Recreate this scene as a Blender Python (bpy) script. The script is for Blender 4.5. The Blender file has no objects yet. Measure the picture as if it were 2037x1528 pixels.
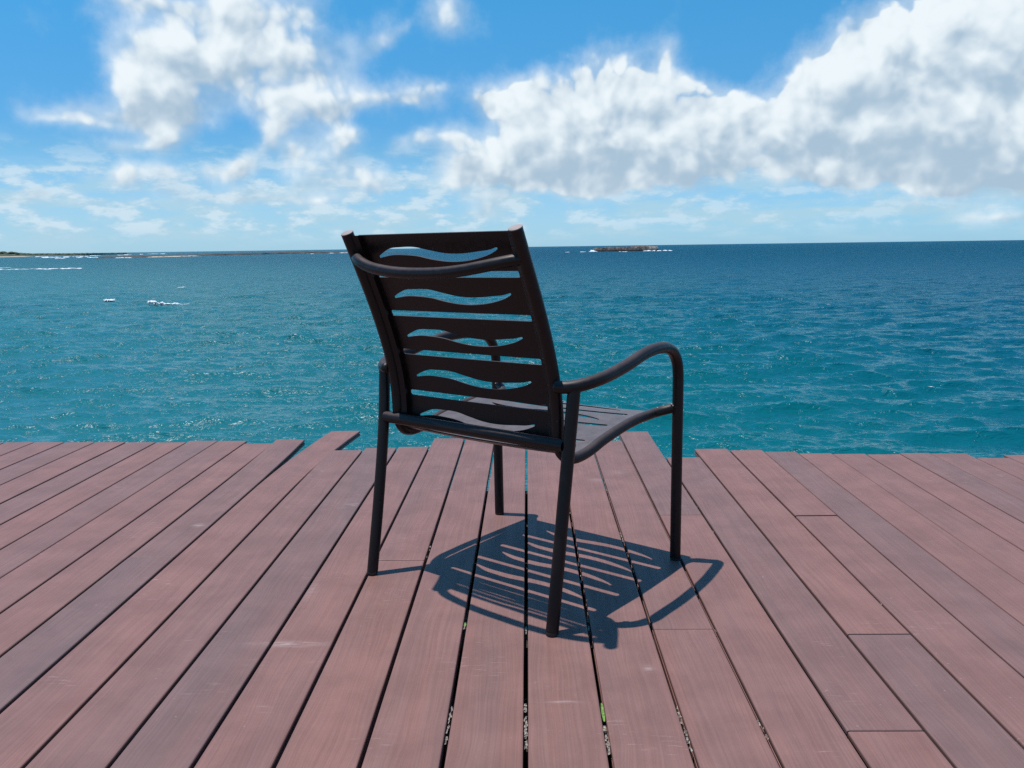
import bpy, bmesh, math, random
import numpy as np
from mathutils import Vector, Matrix

random.seed(4)
rng = np.random.default_rng(11)
SC = bpy.context.scene
COL = SC.collection

# ------------------------------------------------------------------ camera
FPX, PW, PH = 1600.0, 2037.0, 1528.0          # focal length in photo pixels, photo size
CAM_H = 0.888
_slope, _vh, _uvp = -0.0139, 491.0, 1048.5
_up = np.array([_slope, -1.0, (_vh - 764.0) / FPX]); _up /= np.linalg.norm(_up)
_Y = np.array([_uvp - 1018.5, _vh + _slope * (_uvp - 1018.5) - 764.0, FPX]); _Y /= np.linalg.norm(_Y)
_Y -= _up * (_Y @ _up); _Y /= np.linalg.norm(_Y)
_X = np.cross(_Y, _up)
CR = np.stack([_X, _Y, _up])                   # camera (right, down, forward) -> world


def ray(u, v):
    d = CR @ np.array([u - 1018.5, v - 764.0, FPX])
    return d / np.linalg.norm(d)


def on_level(u, v, z):                         # where the sight line through (u, v) meets height z
    d = ray(u, v)
    t = (z - CAM_H) / d[2]
    return np.array([0, 0, CAM_H]) + d * t


cam_data = bpy.data.cameras.new('camera')
cam = bpy.data.objects.new('camera', cam_data)
COL.objects.link(cam)
cam_data.sensor_width = 36.0
cam_data.lens = FPX / PW * 36.0
cam_data.clip_start = 0.02
cam_data.clip_end = 80000.0
M = Matrix.Identity(4)
for r in range(3):
    M[r][0], M[r][1], M[r][2] = CR[r, 0], -CR[r, 1], -CR[r, 2]
M[2][3] = CAM_H
cam.matrix_world = M
SC.camera = cam

# ------------------------------------------------------------------ view, sun
SC.view_settings.view_transform = 'Standard'
SC.view_settings.look = 'None'
SC.view_settings.exposure = 0.0
SC.view_settings.gamma = 1.0
SC.view_settings.use_curve_mapping = False
SC.cycles.use_denoising = False
SC.cycles.sample_clamp_direct = 1.02
SC.cycles.sample_clamp_indirect = 1.15
SC.cycles.max_bounces = 5
SC.cycles.diffuse_bounces = 3
SC.cycles.glossy_bounces = 3

SUN_EL, SUN_AZ = math.radians(77.6), math.radians(-83.0)      # azimuth from +Y, clockwise
sun_dir = Vector((math.sin(SUN_AZ) * math.cos(SUN_EL), math.cos(SUN_AZ) * math.cos(SUN_EL), math.sin(SUN_EL)))
sun_data = bpy.data.lights.new('sun', 'SUN')
sun_data.energy = 5.0
sun_data.angle = math.radians(0.53)
sun_data.color = (1.0, 0.95, 0.9)
sun = bpy.data.objects.new('sun', sun_data)
COL.objects.link(sun)
sun.rotation_euler = sun_dir.to_track_quat('Z', 'Y').to_euler()
sun.location = (-3, 0, 12)


# ------------------------------------------------------------------ node helpers
class NT:
    def __init__(self, tree):
        self.t = tree
        self.n = tree.nodes
        self.l = tree.links

    def node(self, typ, **kw):
        nd = self.n.new(typ)
        for k, v in kw.items():
            setattr(nd, k, v)
        return nd

    def put(self, sock, val):
        if val is None:
            return
        if isinstance(val, bpy.types.NodeSocket):
            self.l.new(val, sock)
        else:
            sock.default_value = val

    def math(self, op, a, b=None, c=None, clamp=False):
        nd = self.node('ShaderNodeMath', operation=op, use_clamp=clamp)
        for i, v in enumerate((a, b, c)):
            self.put(nd.inputs[i], v)
        return nd.outputs[0]

    def vmath(self, op, a, b=None, c=None, scale=None):
        nd = self.node('ShaderNodeVectorMath', operation=op)
        for i, v in enumerate((a, b, c)):
            if v is not None:
                self.put(nd.inputs[i], v)
        if scale is not None:
            self.put(nd.inputs[3], scale)
        return nd.outputs['Value'] if op in ('DOT_PRODUCT', 'LENGTH') else nd.outputs[0]

    def mix(self, fac, a, b, blend='MIX'):
        nd = self.node('ShaderNodeMix', data_type='RGBA', blend_type=blend)
        self.put(nd.inputs[0], fac)
        self.put(nd.inputs[6], a)
        self.put(nd.inputs[7], b)
        return nd.outputs[2]

    def step(self, v, lo, hi, a=0.0, b=1.0, smooth=True):
        nd = self.node('ShaderNodeMapRange', interpolation_type='SMOOTHSTEP' if smooth else 'LINEAR')
        self.put(nd.inputs[0], v)
        for i, x in enumerate((lo, hi, a, b)):
            self.put(nd.inputs[1 + i], x)
        return nd.outputs[0]

    def noise(self, vec, scale, detail=4.0, rough=0.5, lac=2.0, dist=0.0, w=None, dim='3D'):
        nd = self.node('ShaderNodeTexNoise', noise_dimensions='4D' if w is not None else dim)
        self.put(nd.inputs['Vector'], vec)
        if w is not None:
            self.put(nd.inputs['W'], w)
        self.put(nd.inputs['Scale'], scale)
        self.put(nd.inputs['Detail'], detail)
        self.put(nd.inputs['Roughness'], rough)
        self.put(nd.inputs['Lacunarity'], lac)
        self.put(nd.inputs['Distortion'], dist)
        return nd.outputs[0]

    def comb(self, x, y, z):
        nd = self.node('ShaderNodeCombineXYZ')
        for i, v in enumerate((x, y, z)):
            self.put(nd.inputs[i], v)
        return nd.outputs[0]

    def sep(self, v):
        nd = self.node('ShaderNodeSeparateXYZ')
        self.put(nd.inputs[0], v)
        return nd.outputs[0], nd.outputs[1], nd.outputs[2]


# ------------------------------------------------------------------ sky: Nishita air with cumulus clouds by direction
# each cloud mass: azimuth and elevation of its centre, half sizes, tilt, density (from the photograph's own directions)
CLOUD_PX = [
    # towers of the large cumulus bank on the right
    (1190, 190, 92, 92, 0, 1.0), (1120, 240, 80, 70, 0, .9), (1285, 190, 70, 70, 0, .85), (1060, 285, 100, 80, 0, .9),
    (985, 205, 36, 30, 0, .55), (1040, 175, 36, 28, 0, .5), (960, 320, 70, 50, 0, .75), (1060, 345, 140, 34, 0, .7),
    (1250, 320, 120, 50, 0, 1.0), (1330, 270, 110, 70, 0, .9), (1425, 215, 46, 62, 0, .85), (1400, 340, 130, 40, 0, .8),
    (1180, 368, 70, 22, 0, .6), (1530, 260, 110, 60, 0, .9), (1600, 205, 60, 60, 0, .7), (1680, 165, 85, 95, 0, 1.0),
    (1790, 130, 105, 100, 0, 1.1), (1930, 110, 130, 130, 0, 1.2), (2060, 150, 140, 180, 0, 1.2), (1750, 260, 140, 60, 0, .95),
    (1930, 275, 140, 60, 0, 1.0), (2080, 300, 120, 50, 0, .9), (1328, 112, 14, 36, 8, .33), (1380, 160, 40, 22, 0, .28),
    (1620, 338, 75, 26, 0, .66), (1740, 350, 85, 24, 0, .62), (1850, 345, 60, 20, 0, .4), (1990, 350, 90, 20, 0, .45),
    # the big soft cloud on the left and its upper veil
    (290, 160, 80, 82, 0, 1.0), (375, 125, 90, 60, 0, .95), (470, 120, 100, 55, 0, .85), (580, 115, 85, 42, 0, .55),
    (350, 225, 90, 42, 0, .85), (200, 228, 90, 28, 0, .6), (105, 235, 60, 18, 0, .45), (420, 18, 150, 44, 0, .75),
    (560, 22, 100, 52, 0, .75), (290, 2, 90, 16, 0, .45), (690, 92, 90, 30, -18, .36), (640, 150, 60, 26, 0, .34),
    (765, 80, 60, 14, -35, .34), (880, 26, 58, 46, 0, .86),
    # scattered middle puffs
    (555, 205, 56, 36, 0, .92), (635, 215, 40, 26, 0, .72), (682, 200, 46, 42, 0, .98), (770, 190, 70, 24, -8, .62),
    (850, 175, 54, 36, 0, .74), (960, 185, 42, 36, 0, .6), (890, 275, 60, 30, 0, .5),
    (538, 270, 20, 30, 35, .6), (500, 315, 24, 38, 35, .8), (445, 345, 50, 22, 0, .8), (412, 328, 16, 14, 0, .5),
    (650, 295, 86, 38, 0, .8), (700, 268, 26, 20, 0, .6), (575, 300, 20, 26, 0, .55), (640, 348, 100, 36, 0, .76),
    (740, 365, 66, 24, 0, .7), (820, 285, 40, 22, -20, .5), (240, 290, 56, 13, 0, .5), (330, 284, 24, 16, 0, .5),
    (250, 346, 26, 26, 0, .74), (330, 345, 54, 28, 0, .76), (200, 350, 60, 20, 0, .34),
    (450, 385, 160, 14, 0, .42), (130, 400, 120, 12, 0, .4), (600, 400, 140, 12, 0, .42), (930, 330, 50, 26, 0, .5), (560, 250, 40, 16, 0, .4),
    (970, 412, 38, 24, 0, .85), (70, 385, 40, 9, 0, .5), (900, 370, 40, 22, 0, .45),
    (1480, 410, 30, 10, 0, .48), (1890, 378, 60, 10, 0, .45), (2000, 428, 60, 10, 0, .42), (1815, 405, 40, 12, 0, .4),
]


def build_sky():
    w = bpy.data.worlds.new('World')
    SC.world = w
    w.use_nodes = True
    w.node_tree.nodes.clear()

    T = NT(w.node_tree)
    w.cycles.sampling_method = 'NONE'
    tc = T.node('ShaderNodeTexCoord')
    d = T.vmath('NORMALIZE', tc.outputs['Generated'])
    x, y, z = T.sep(d)
    az = T.math('ARCTAN2', x, y)
    el = T.math('ARCSINE', z)
    P = T.comb(az, el, 0.0)

    # node group: billowing relief for a point (azimuth, elevation, 0) in radians
    g = bpy.data.node_groups.new('cloud_relief', 'ShaderNodeTree')
    g.interface.new_socket('Point', in_out='INPUT', socket_type='NodeSocketVector')
    g.interface.new_socket('Relief', in_out='OUTPUT', socket_type='NodeSocketFloat')
    g.interface.new_socket('Wisps', in_out='OUTPUT', socket_type='NodeSocketFloat')
    g.interface.new_socket('Warped', in_out='OUTPUT', socket_type='NodeSocketVector')
    G = NT(g)
    gi, go = G.node('NodeGroupInput'), G.node('NodeGroupOutput')
    p0 = gi.outputs[0]
    wn = G.node('ShaderNodeTexNoise', noise_dimensions='2D')
    G.put(wn.inputs['Vector'], p0)
    wn.inputs['Scale'].default_value = 11.0
    wn.inputs['Detail'].default_value = 3.0
    wn.inputs['Roughness'].default_value = 0.55
    warp = G.vmath('SUBTRACT', wn.outputs[1], (0.5, 0.5, 0.5))
    pv = G.vmath('MULTIPLY_ADD', warp, (0.034, 0.034, 0.0), p0)
    vo = G.node('ShaderNodeTexVoronoi', feature='SMOOTH_F1', voronoi_dimensions='2D')
    G.put(vo.inputs['Vector'], pv)
    vo.inputs['Scale'].default_value = 19.0
    vo.inputs['Detail'].default_value = 2.1
    vo.inputs['Roughness'].default_value = 0.62
    vo.inputs['Smoothness'].default_value = 0.2
    puff = G.math('SUBTRACT', 0.42, vo.outputs['Distance'])
    fb = G.math('SUBTRACT', G.noise(p0, 14.0, 6.0, 0.6, dim='2D'), 0.5)
    G.put(go.inputs[0], G.math('ADD', G.math('MULTIPLY', puff, 0.98), G.math('MULTIPLY', fb, 0.60)))
    G.put(go.inputs[1], fb)
    G.put(go.inputs[2], G.vmath('MULTIPLY_ADD', warp, (0.030, 0.026, 0.0), p0))

    SUNWARD = (-0.013, 0.025)                  # a step towards the sun
    r0 = T.node('ShaderNodeGroup')
    r0.node_tree = g
    T.put(r0.inputs[0], P)
    r1 = T.node('ShaderNodeGroup')
    r1.node_tree = g
    T.put(r1.inputs[0], T.vmath('ADD', P, (SUNWARD[0], SUNWARD[1], 0.0)))
    R0, fb, p_all = r0.outputs
    R1 = r1.outputs[0]
    # bulk of the cloud masses, and how it falls off towards the sun
    p, acc, slope = p_all, None, None
    for i, (u, v, rx, ry, rot, wt) in enumerate(CLOUD_PX):
        if i and i % 10 == 0:                  # chain the sum in batches: keeps the shader within its stack
            p = T.vmath('MULTIPLY_ADD', T.comb(acc, slope, acc), (1e-9, 1e-9, 0.0), p_all)
        dd = ray(u, v)
        ca, ce = math.atan2(dd[0], dd[1]), math.asin(dd[2])
        ix, iy = FPX / rx, FPX / ry
        wt = wt * 1.18 if wt < 0.75 else wt
        if rot:
            mp = T.node('ShaderNodeMapping', vector_type='TEXTURE')
            T.put(mp.inputs['Vector'], p)
            mp.inputs['Location'].default_value = (ca, ce, 0)
            mp.inputs['Rotation'].default_value = (0, 0, math.radians(-rot))
            mp.inputs['Scale'].default_value = (1 / ix, 1 / iy, 1)
            q = mp.outputs[0]
        else:
            q = T.vmath('MULTIPLY_ADD', p, (ix, iy, 0.0), (-ca * ix, -ce * iy, 0.0))
        e = T.math('MULTIPLY', T.math('POWER', 0.3679, T.vmath('DOT_PRODUCT', q, q)), wt)
        sl = T.math('MULTIPLY', e, T.vmath('DOT_PRODUCT', q, (2 * SUNWARD[0] * min(ix, 26), 2 * SUNWARD[1] * min(iy, 26), 0.0)))
        acc = T.math('ADD', acc, e) if acc is not None else e
        slope = T.math('ADD', slope, sl) if slope is not None else sl
    # unseen sky: same cumulus, thinned out so clear blue fills the shadows
    px_, py_, _ = T.sep(p_all)
    far = T.math('MAXIMUM', T.step(T.math('ABSOLUTE', px_), 0.62, 0.85), T.step(py_, 0.36, 0.55))
    gen = T.step(T.noise(T.comb(px_, T.math('MULTIPLY', py_, 1.6), 3.1), 2.6, 2.0, 0.5, dim='2D'), 0.66, 0.86)
    B0 = T.math('MULTIPLY_ADD', gen, far, acc)
    amp = T.step(B0, 0.0, 0.9, 0.35, 0.75, smooth=False)
    D0 = T.math('MULTIPLY_ADD', R0, amp, B0)
    fine = T.math('MULTIPLY', T.math('SUBTRACT', R0, R1), amp)
    soft = T.step(az, 0.02, -0.16, 0.0, 0.34)   # the nearer clouds on the left are thinner at their edges
    hard = T.step(D0, 0.38, T.math('ADD', soft, T.step(B0, 0.5, 1.0, 0.95, 0.60)))
    veil = T.math('MULTIPLY', T.step(T.math('MULTIPLY_ADD', fb, 1.25, B0), 0.14, 1.0), 0.50)
    alpha = T.math('SUBTRACT', 1.0, T.math('MULTIPLY', T.math('SUBTRACT', 1.0, hard), T.math('SUBTRACT', 1.0, veil)))
    lit = T.math('MULTIPLY_ADD', fine, 0.66, T.math('MULTIPLY', slope, 0.36))
    thick = T.step(B0, 0.9, 2.2)
    shade = T.step(T.math('MULTIPLY_ADD', thick, -0.10, lit), -0.55, 0.42)
    ccol = T.mix(shade, (5.1, 6.8, 8.4, 1), (11.0, 11.9, 12.3, 1))
    sky = T.node('ShaderNodeTexSky', sky_type='NISHITA')
    sky.sun_disc = False
    sky.sun_elevation = SUN_EL
    sky.sun_rotation = SUN_AZ
    sky.altitude = 0
    sky.air_density = 1.0
    sky.dust_density = 0.3
    sky.ozone_density = 1.0
    # low bands of far cloud and pale air just above the sea
    bandp = T.comb(T.math('MULTIPLY', az, 1.0), T.math('MULTIPLY', el, 5.0), 7.7)
    bn = T.noise(bandp, 9.0, 5.0, 0.58, dim='2D')
    band = T.math('MULTIPLY', T.step(bn, 0.42, 0.66), T.math('MULTIPLY', T.step(el, 0.115, 0.05), T.step(el, -0.005, 0.012)))
    band = T.math('MULTIPLY', band, 0.75)
    # the photograph's camera renders the air a stronger azure than the plain sky model does
    tint = T.mix(T.step(el, 0.0, 0.11, smooth=False), (0.58, 1.24, 2.32, 1), T.mix(T.step(el, 0.1, 0.32), (0.455, 1.05, 1.54, 1), (0.40, 1.38, 1.79, 1)))
    # rows of small far cumulus, thickest to the left
    rn = T.noise(T.comb(az, T.math('MULTIPLY', el, 2.6), 0.0), 21.0, 5.0, 0.6, dim='2D')
    rows = T.math('MULTIPLY', T.step(el, 0.135, 0.07), T.step(el, 0.004, 0.03))
    rows = T.math('MULTIPLY', rows, T.step(az, 0.55, -0.35, 0.45, 0.80))
    rows = T.math('MULTIPLY', rows, T.step(rn, 0.40, 0.64))
    blue = T.mix(1.0, sky.outputs[0], tint, blend='MULTIPLY')
    c = T.mix(band, blue, (5.2, 8.1, 9.9, 1))
    hz = T.math('MULTIPLY', T.step(el, 0.15, 0.01), T.step(az, 0.5, -0.3, 0.38, 0.62))   # pale moist air low over the sea
    c = T.mix(hz, c, (5.6, 8.3, 9.8, 1))
    c = T.mix(rows, c, T.mix(T.step(rn, 0.46, 0.66), (6.0, 8.4, 9.9, 1), (8.2, 10.0, 11.2, 1)))
    c = T.mix(T.math('MULTIPLY', alpha, 0.96), c, ccol)
    bg = T.node('ShaderNodeBackground')
    T.put(bg.inputs[0], c)
    bg.inputs[1].default_value = 0.08
    out = T.node('ShaderNodeOutputWorld')
    T.l.new(bg.outputs[0], out.inputs[0])


build_sky()


# ------------------------------------------------------------------ materials
def new_mat(name):
    m = bpy.data.materials.new(name)
    m.use_nodes = True
    t = NT(m.node_tree)
    b = m.node_tree.nodes['Principled BSDF']
    return m, t, b


def mat_plank():
    m, t, b = new_mat('composite_plank')
    pos = t.node('ShaderNodeNewGeometry').outputs['Position']
    oi = t.node('ShaderNodeObjectInfo')
    at = t.node('ShaderNodeAttribute', attribute_type='OBJECT', attribute_name='tone')
    tone = at.outputs['Fac']
    rnd = oi.outputs['Random']
    off = t.math('MULTIPLY', rnd, 37.0)
    x, y, z = t.sep(pos)
    pl = t.comb(t.math('ADD', x, off), t.math('ADD', y, off), z)
    streak = t.noise(t.vmath('MULTIPLY', pl, (26.0, 0.55, 1.0)), 1.0, 4.0, 0.55)
    streak2 = t.noise(t.vmath('MULTIPLY', pl, (9.0, 0.9, 1.0)), 1.0, 3.0, 0.5)
    # moulded wood grain: wavering fine lines along the board
    wav = t.noise(t.vmath('MULTIPLY', pl, (6.0, 2.2, 1.0)), 1.0, 2.0, 0.5)
    gx = t.math('MULTIPLY_ADD', wav, 0.05, x)
    grain = t.noise(t.comb(t.math('MULTIPLY', gx, 260.0), t.math('MULTIPLY', t.math('ADD', y, off), 3.0), off), 1.0, 3.0, 0.6)
    fine = t.noise(pos, 900.0, 2.0, 0.6)
    f = t.math('ADD', t.math('MULTIPLY_ADD', tone, 0.74, 0.06),
               t.math('ADD', t.math('MULTIPLY', t.math('SUBTRACT', streak, 0.5), 0.75), t.math('MULTIPLY', t.math('SUBTRACT', streak2, 0.5), 0.75)), clamp=True)
    col = t.mix(f, (0.214, 0.104, 0.087, 1), (0.140, 0.091, 0.087, 1))
    gr = t.step(grain, 0.3, 0.7, 0.89, 1.07)
    gr = t.math('MULTIPLY', gr, t.step(fine, 0.2, 0.8, 0.92, 1.08))
    mott = t.noise(pos, 7.0, 5.0, 0.6)
    gr = t.math('MULTIPLY', gr, t.step(mott, 0.3, 0.7, 0.9, 1.1))
    col = t.mix(1.0, col, t.comb(gr, gr, gr), blend='MULTIPLY')
    # pale scuffs across the boards, in patches, and hair scratches
    patch = t.noise(pos, 4.2, 3.0, 0.5)
    sc = t.noise(t.vmath('MULTIPLY', pos, (22.0, 150.0, 1.0)), 1.0, 4.0, 0.6)
    scuff = t.math('MULTIPLY', t.step(patch, 0.55, 0.68), t.step(sc, 0.56, 0.74))
    sp = t.noise(pos, 85.0, 3.0, 0.6)
    patch2 = t.noise(t.vmath('ADD', pos, (9.1, 3.3, 0)), 3.0, 2.0, 0.5)
    spot = t.math('MULTIPLY', t.step(sp, 0.67, 0.74), t.step(patch2, 0.5, 0.62))
    marks = t.math('ADD', t.math('MULTIPLY', scuff, 0.6), t.math('MULTIPLY', spot, 0.45))
    for (u, v, rx, ry, k) in ((575, 1281, .075, .012, .8), (395, 1045, .018, .014, .9), (620, 1174, .012, .05, .35), (1290, 1330, .01, .012, .6),
                              (1120, 1396, .03, .005, .55), (700, 1003, .02, .01, .5), (1230, 940, .03, .03, .3), (1190, 955, .03, .02, .35)):
        q = on_level(u, v, 0.0)
        e = t.vmath('MULTIPLY', t.vmath('SUBTRACT', pos, (q[0], q[1], 0.0)), (1 / rx, 1 / ry, 0.0))
        gss = t.math('POWER', 0.3679, t.vmath('DOT_PRODUCT', e, e))
        marks = t.math('ADD', marks, t.math('MULTIPLY', gss, t.step(sc, 0.38, 0.66, 0.1, k)))
    col = t.mix(t.math('MULTIPLY', marks, 0.62), col, (0.47, 0.38, 0.36, 1))
    t.put(b.inputs['Base Color'], col)
    t.put(b.inputs['Roughness'], t.step(streak, 0.3, 0.7, 0.48, 0.62))
    b.inputs['Specular IOR Level'].default_value = 0.32
    bp = t.node('ShaderNodeBump')
    bp.inputs['Strength'].default_value = 0.5
    bp.inputs['Distance'].default_value = 0.0003
    t.put(bp.inputs['Height'], t.math('ADD', grain, t.math('MULTIPLY', fine, 0.4)))
    t.put(b.inputs['Normal'], bp.outputs[0])
    return m


def mat_metal(name, base=(0.0080, 0.0048, 0.0044, 1), rough=0.36, film=0.55, dust=(0.105, 0.076, 0.072, 1)):
    m, t, b = new_mat(name)
    pos = t.node('ShaderNodeTexCoord').outputs['Object']
    n = t.noise(pos, 60.0, 4.0, 0.6)
    s = t.noise(pos, 1500.0, 2.0, 0.5)
    k = t.step(n, 0.3, 0.7, 0.85, 1.2)
    col = t.mix(1.0, base, t.comb(k, k, k), blend='MULTIPLY')
    worn = t.math('MULTIPLY', t.step(t.noise(pos, 140.0, 3.0, 0.6), 0.7, 0.76), 0.5)
    col = t.mix(worn, col, (0.12, 0.10, 0.09, 1))
    # salt and dust settled on whatever faces up
    nz = t.sep(t.node('ShaderNodeNewGeometry').outputs['Normal'])[2]
    dn = t.noise(pos, 22.0, 5.0, 0.65)
    f = t.math('MULTIPLY', t.step(nz, 0.35, 1.0), t.math('MULTIPLY', t.step(dn, 0.25, 0.7, 0.7, 1.0), film))
    col = t.mix(f, col, dust)
    t.put(b.inputs['Base Color'], col)
    t.put(b.inputs['Roughness'], t.math('MULTIPLY_ADD', f, 0.25, t.step(n, 0.3, 0.7, rough - 0.04, rough + 0.08)))
    b.inputs['Specular IOR Level'].default_value = 0.30
    bp = t.node('ShaderNodeBump')
    bp.inputs['Strength'].default_value = 0.35
    bp.inputs['Distance'].default_value = 0.00005
    t.put(bp.inputs['Height'], s)
    t.put(b.inputs['Normal'], bp.outputs[0])
    return m


def mat_simple(name, c0, c1, scale, rough=0.8, bump=0.0, bdist=0.02, detail=6.0):
    m, t, b = new_mat(name)
    pos = t.node('ShaderNodeNewGeometry').outputs['Position']
    n = t.noise(pos, scale, detail, 0.6)
    t.put(b.inputs['Base Color'], t.mix(t.step(n, 0.35, 0.65), c0 + (1,), c1 + (1,)))
    b.inputs['Roughness'].default_value = rough
    if bump:
        bp = t.node('ShaderNodeBump')
        bp.inputs['Strength'].default_value = bump
        bp.inputs['Distance'].default_value = bdist
        t.put(bp.inputs['Height'], n)
        t.put(b.inputs['Normal'], bp.outputs[0])
    return m


def mat_sea():
    m, t, b = new_mat('sea_water')
    pos = t.node('ShaderNodeNewGeometry').outputs['Position']
    x, y, z = t.sep(pos)
    r = t.math('SQRT', t.math('ADD', t.math('MULTIPLY', x, x), t.math('MULTIPLY', y, y)))
    flat = t.comb(x, y, 0.0)
    # teal shallows near the cliff, deeper blue farther out and to the right
    deep = t.step(t.math('ADD', t.math('LOGARITHM', r, 10.0), t.math('MULTIPLY', t.math('DIVIDE', x, r), 0.9)), 1.65, 2.95)
    big = t.noise(t.vmath('MULTIPLY', flat, (1.0, 0.55, 1.0)), 0.022, 4.0, 0.55)
    col = t.mix(deep, (0.0015, 0.102, 0.116, 1), (0.0012, 0.068, 0.122, 1))
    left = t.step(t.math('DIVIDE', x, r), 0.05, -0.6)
    col = t.mix(t.math('MULTIPLY', left, 0.45), col, (0.024, 0.165, 0.195, 1))  # brighter sky reflection on the left, painted into the body colour
    col = t.mix(t.math('MULTIPLY', t.step(big, 0.55, 0.72), 0.25), col, (0.012, 0.055, 0.100, 1))
    # wind-torn flecks of foam on the steepest crests
    at = t.node('ShaderNodeAttribute', attribute_type='GEOMETRY', attribute_name='crest')
    fn = t.noise(t.vmath('MULTIPLY', flat, (1.0, 1.6, 1.0)), 3.6, 5.0, 0.68)
    gust = t.noise(flat, 0.05, 3.0, 0.5)
    cr = t.math('ADD', at.outputs['Fac'], t.math('ADD', t.math('MULTIPLY', t.math('SUBTRACT', fn, 0.5), 2.4), t.math('MULTIPLY', t.math('SUBTRACT', gust, 0.5), 1.2)))
    foam = t.step(cr, 3.1, 3.5)
    col = t.mix(t.math('MULTIPLY', foam, 0.75), col, (0.78, 0.82, 0.84, 1))
    # beyond the reach of the modelled chop its slopes act as roughness, and facets turned to the eye mirror less
    far = t.step(t.math('LOGARITHM', r, 10.0), 1.75, 2.75)
    wx = t.vmath('MULTIPLY', flat, (1.0, 2.1, 1.0))
    n1 = t.noise(wx, 0.85, 3.0, 0.6, dist=0.5)
    h1 = t.math('SUBTRACT', 1.0, t.math('ABSOLUTE', t.math('MULTIPLY_ADD', n1, 2.0, -1.0)))
    h2 = t.noise(wx, 5.0, 3.0, 0.6, dist=0.3)
    h3 = t.noise(t.vmath('MULTIPLY', flat, (1.0, 2.0, 1.0)), 0.24, 4.0, 0.55, dist=0.6)
    h4 = t.noise(t.vmath('MULTIPLY', flat, (1.0, 2.4, 1.0)), 0.06, 4.0, 0.6, dist=0.5)
    bp = t.node('ShaderNodeBump')
    bp.inputs['Strength'].default_value = 1.0
    bp.inputs['Distance'].default_value = 0.30
    lr = t.math('LOGARITHM', r, 10.0)
    h = t.math('MULTIPLY', t.math('ADD', t.math('MULTIPLY', h1, 0.42), t.math('MULTIPLY', h2, 0.06)), t.step(lr, 1.8, 2.6, 1.0, 0.5))
    h = t.math('ADD', h, t.math('MULTIPLY', h3, t.step(lr, 1.65, 2.35, 0.8, 6.5)))
    t.put(bp.inputs['Height'], t.math('ADD', h, t.math('MULTIPLY', h4, t.step(lr, 2.3, 3.1, 0.0, 26.0))))
    nrm = bp.outputs[0]
    m.node_tree.nodes.remove(b)
    body = t.node('ShaderNodeBsdfDiffuse')
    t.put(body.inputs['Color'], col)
    t.put(body.inputs['Normal'], nrm)
    gloss = t.node('ShaderNodeBsdfGlossy')
    # sun glare on the left put into tint and mirror strength, weaker to the right
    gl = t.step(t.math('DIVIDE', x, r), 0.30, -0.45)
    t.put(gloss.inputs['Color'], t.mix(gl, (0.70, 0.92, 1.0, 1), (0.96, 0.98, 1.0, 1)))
    t.put(gloss.inputs['Roughness'], t.math('MULTIPLY_ADD', far, 0.14, 0.16))
    t.put(gloss.inputs['Normal'], nrm)
    fr = t.node('ShaderNodeFresnel')
    fr.inputs['IOR'].default_value = 1.333
    t.put(fr.inputs['Normal'], nrm)
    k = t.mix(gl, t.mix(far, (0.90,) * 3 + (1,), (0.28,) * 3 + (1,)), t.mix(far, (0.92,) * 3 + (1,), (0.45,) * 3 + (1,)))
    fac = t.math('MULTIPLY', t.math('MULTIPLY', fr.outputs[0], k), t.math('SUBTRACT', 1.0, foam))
    mx = t.node('ShaderNodeMixShader')
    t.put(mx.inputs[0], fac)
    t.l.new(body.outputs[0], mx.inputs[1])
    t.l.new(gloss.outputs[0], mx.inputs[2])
    t.l.new(mx.outputs[0], m.node_tree.nodes['Material Output'].inputs['Surface'])
    return m


MAT_PLANK = mat_plank()
MAT_METAL = mat_metal('bronze_powder_coat')
MAT_SHEET = mat_metal('bronze_powder_coat_sheet', film=0.66, rough=0.31, dust=(0.190, 0.163, 0.166, 1))
MAT_CAP = mat_metal('tube_end_cap', (0.16, 0.125, 0.115, 1), 0.45, 0.85, (0.40, 0.33, 0.31, 1))
MAT_GLIDE = mat_simple('dark_plastic_glide', (0.012, 0.011, 0.011), (0.02, 0.018, 0.018), 90.0, 0.5)
MAT_SCAR = mat_simple('scraped_weld', (0.30, 0.22, 0.19), (0.45, 0.36, 0.32), 300.0, 0.6)
MAT_JOIST = mat_simple('weathered_joist', (0.020, 0.014, 0.012), (0.035, 0.025, 0.02), 30.0, 0.85)
MAT_GROUND = mat_simple('coral_rubble', (0.10, 0.075, 0.055), (0.20, 0.16, 0.12), 6.0, 0.95, 0.6, 0.03)
MAT_SEA = mat_sea()
MAT_FOAM = mat_simple('sea_foam', (0.74, 0.78, 0.80), (0.86, 0.88, 0.88), 1.5, 0.9, 0.4, 0.1)
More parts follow.
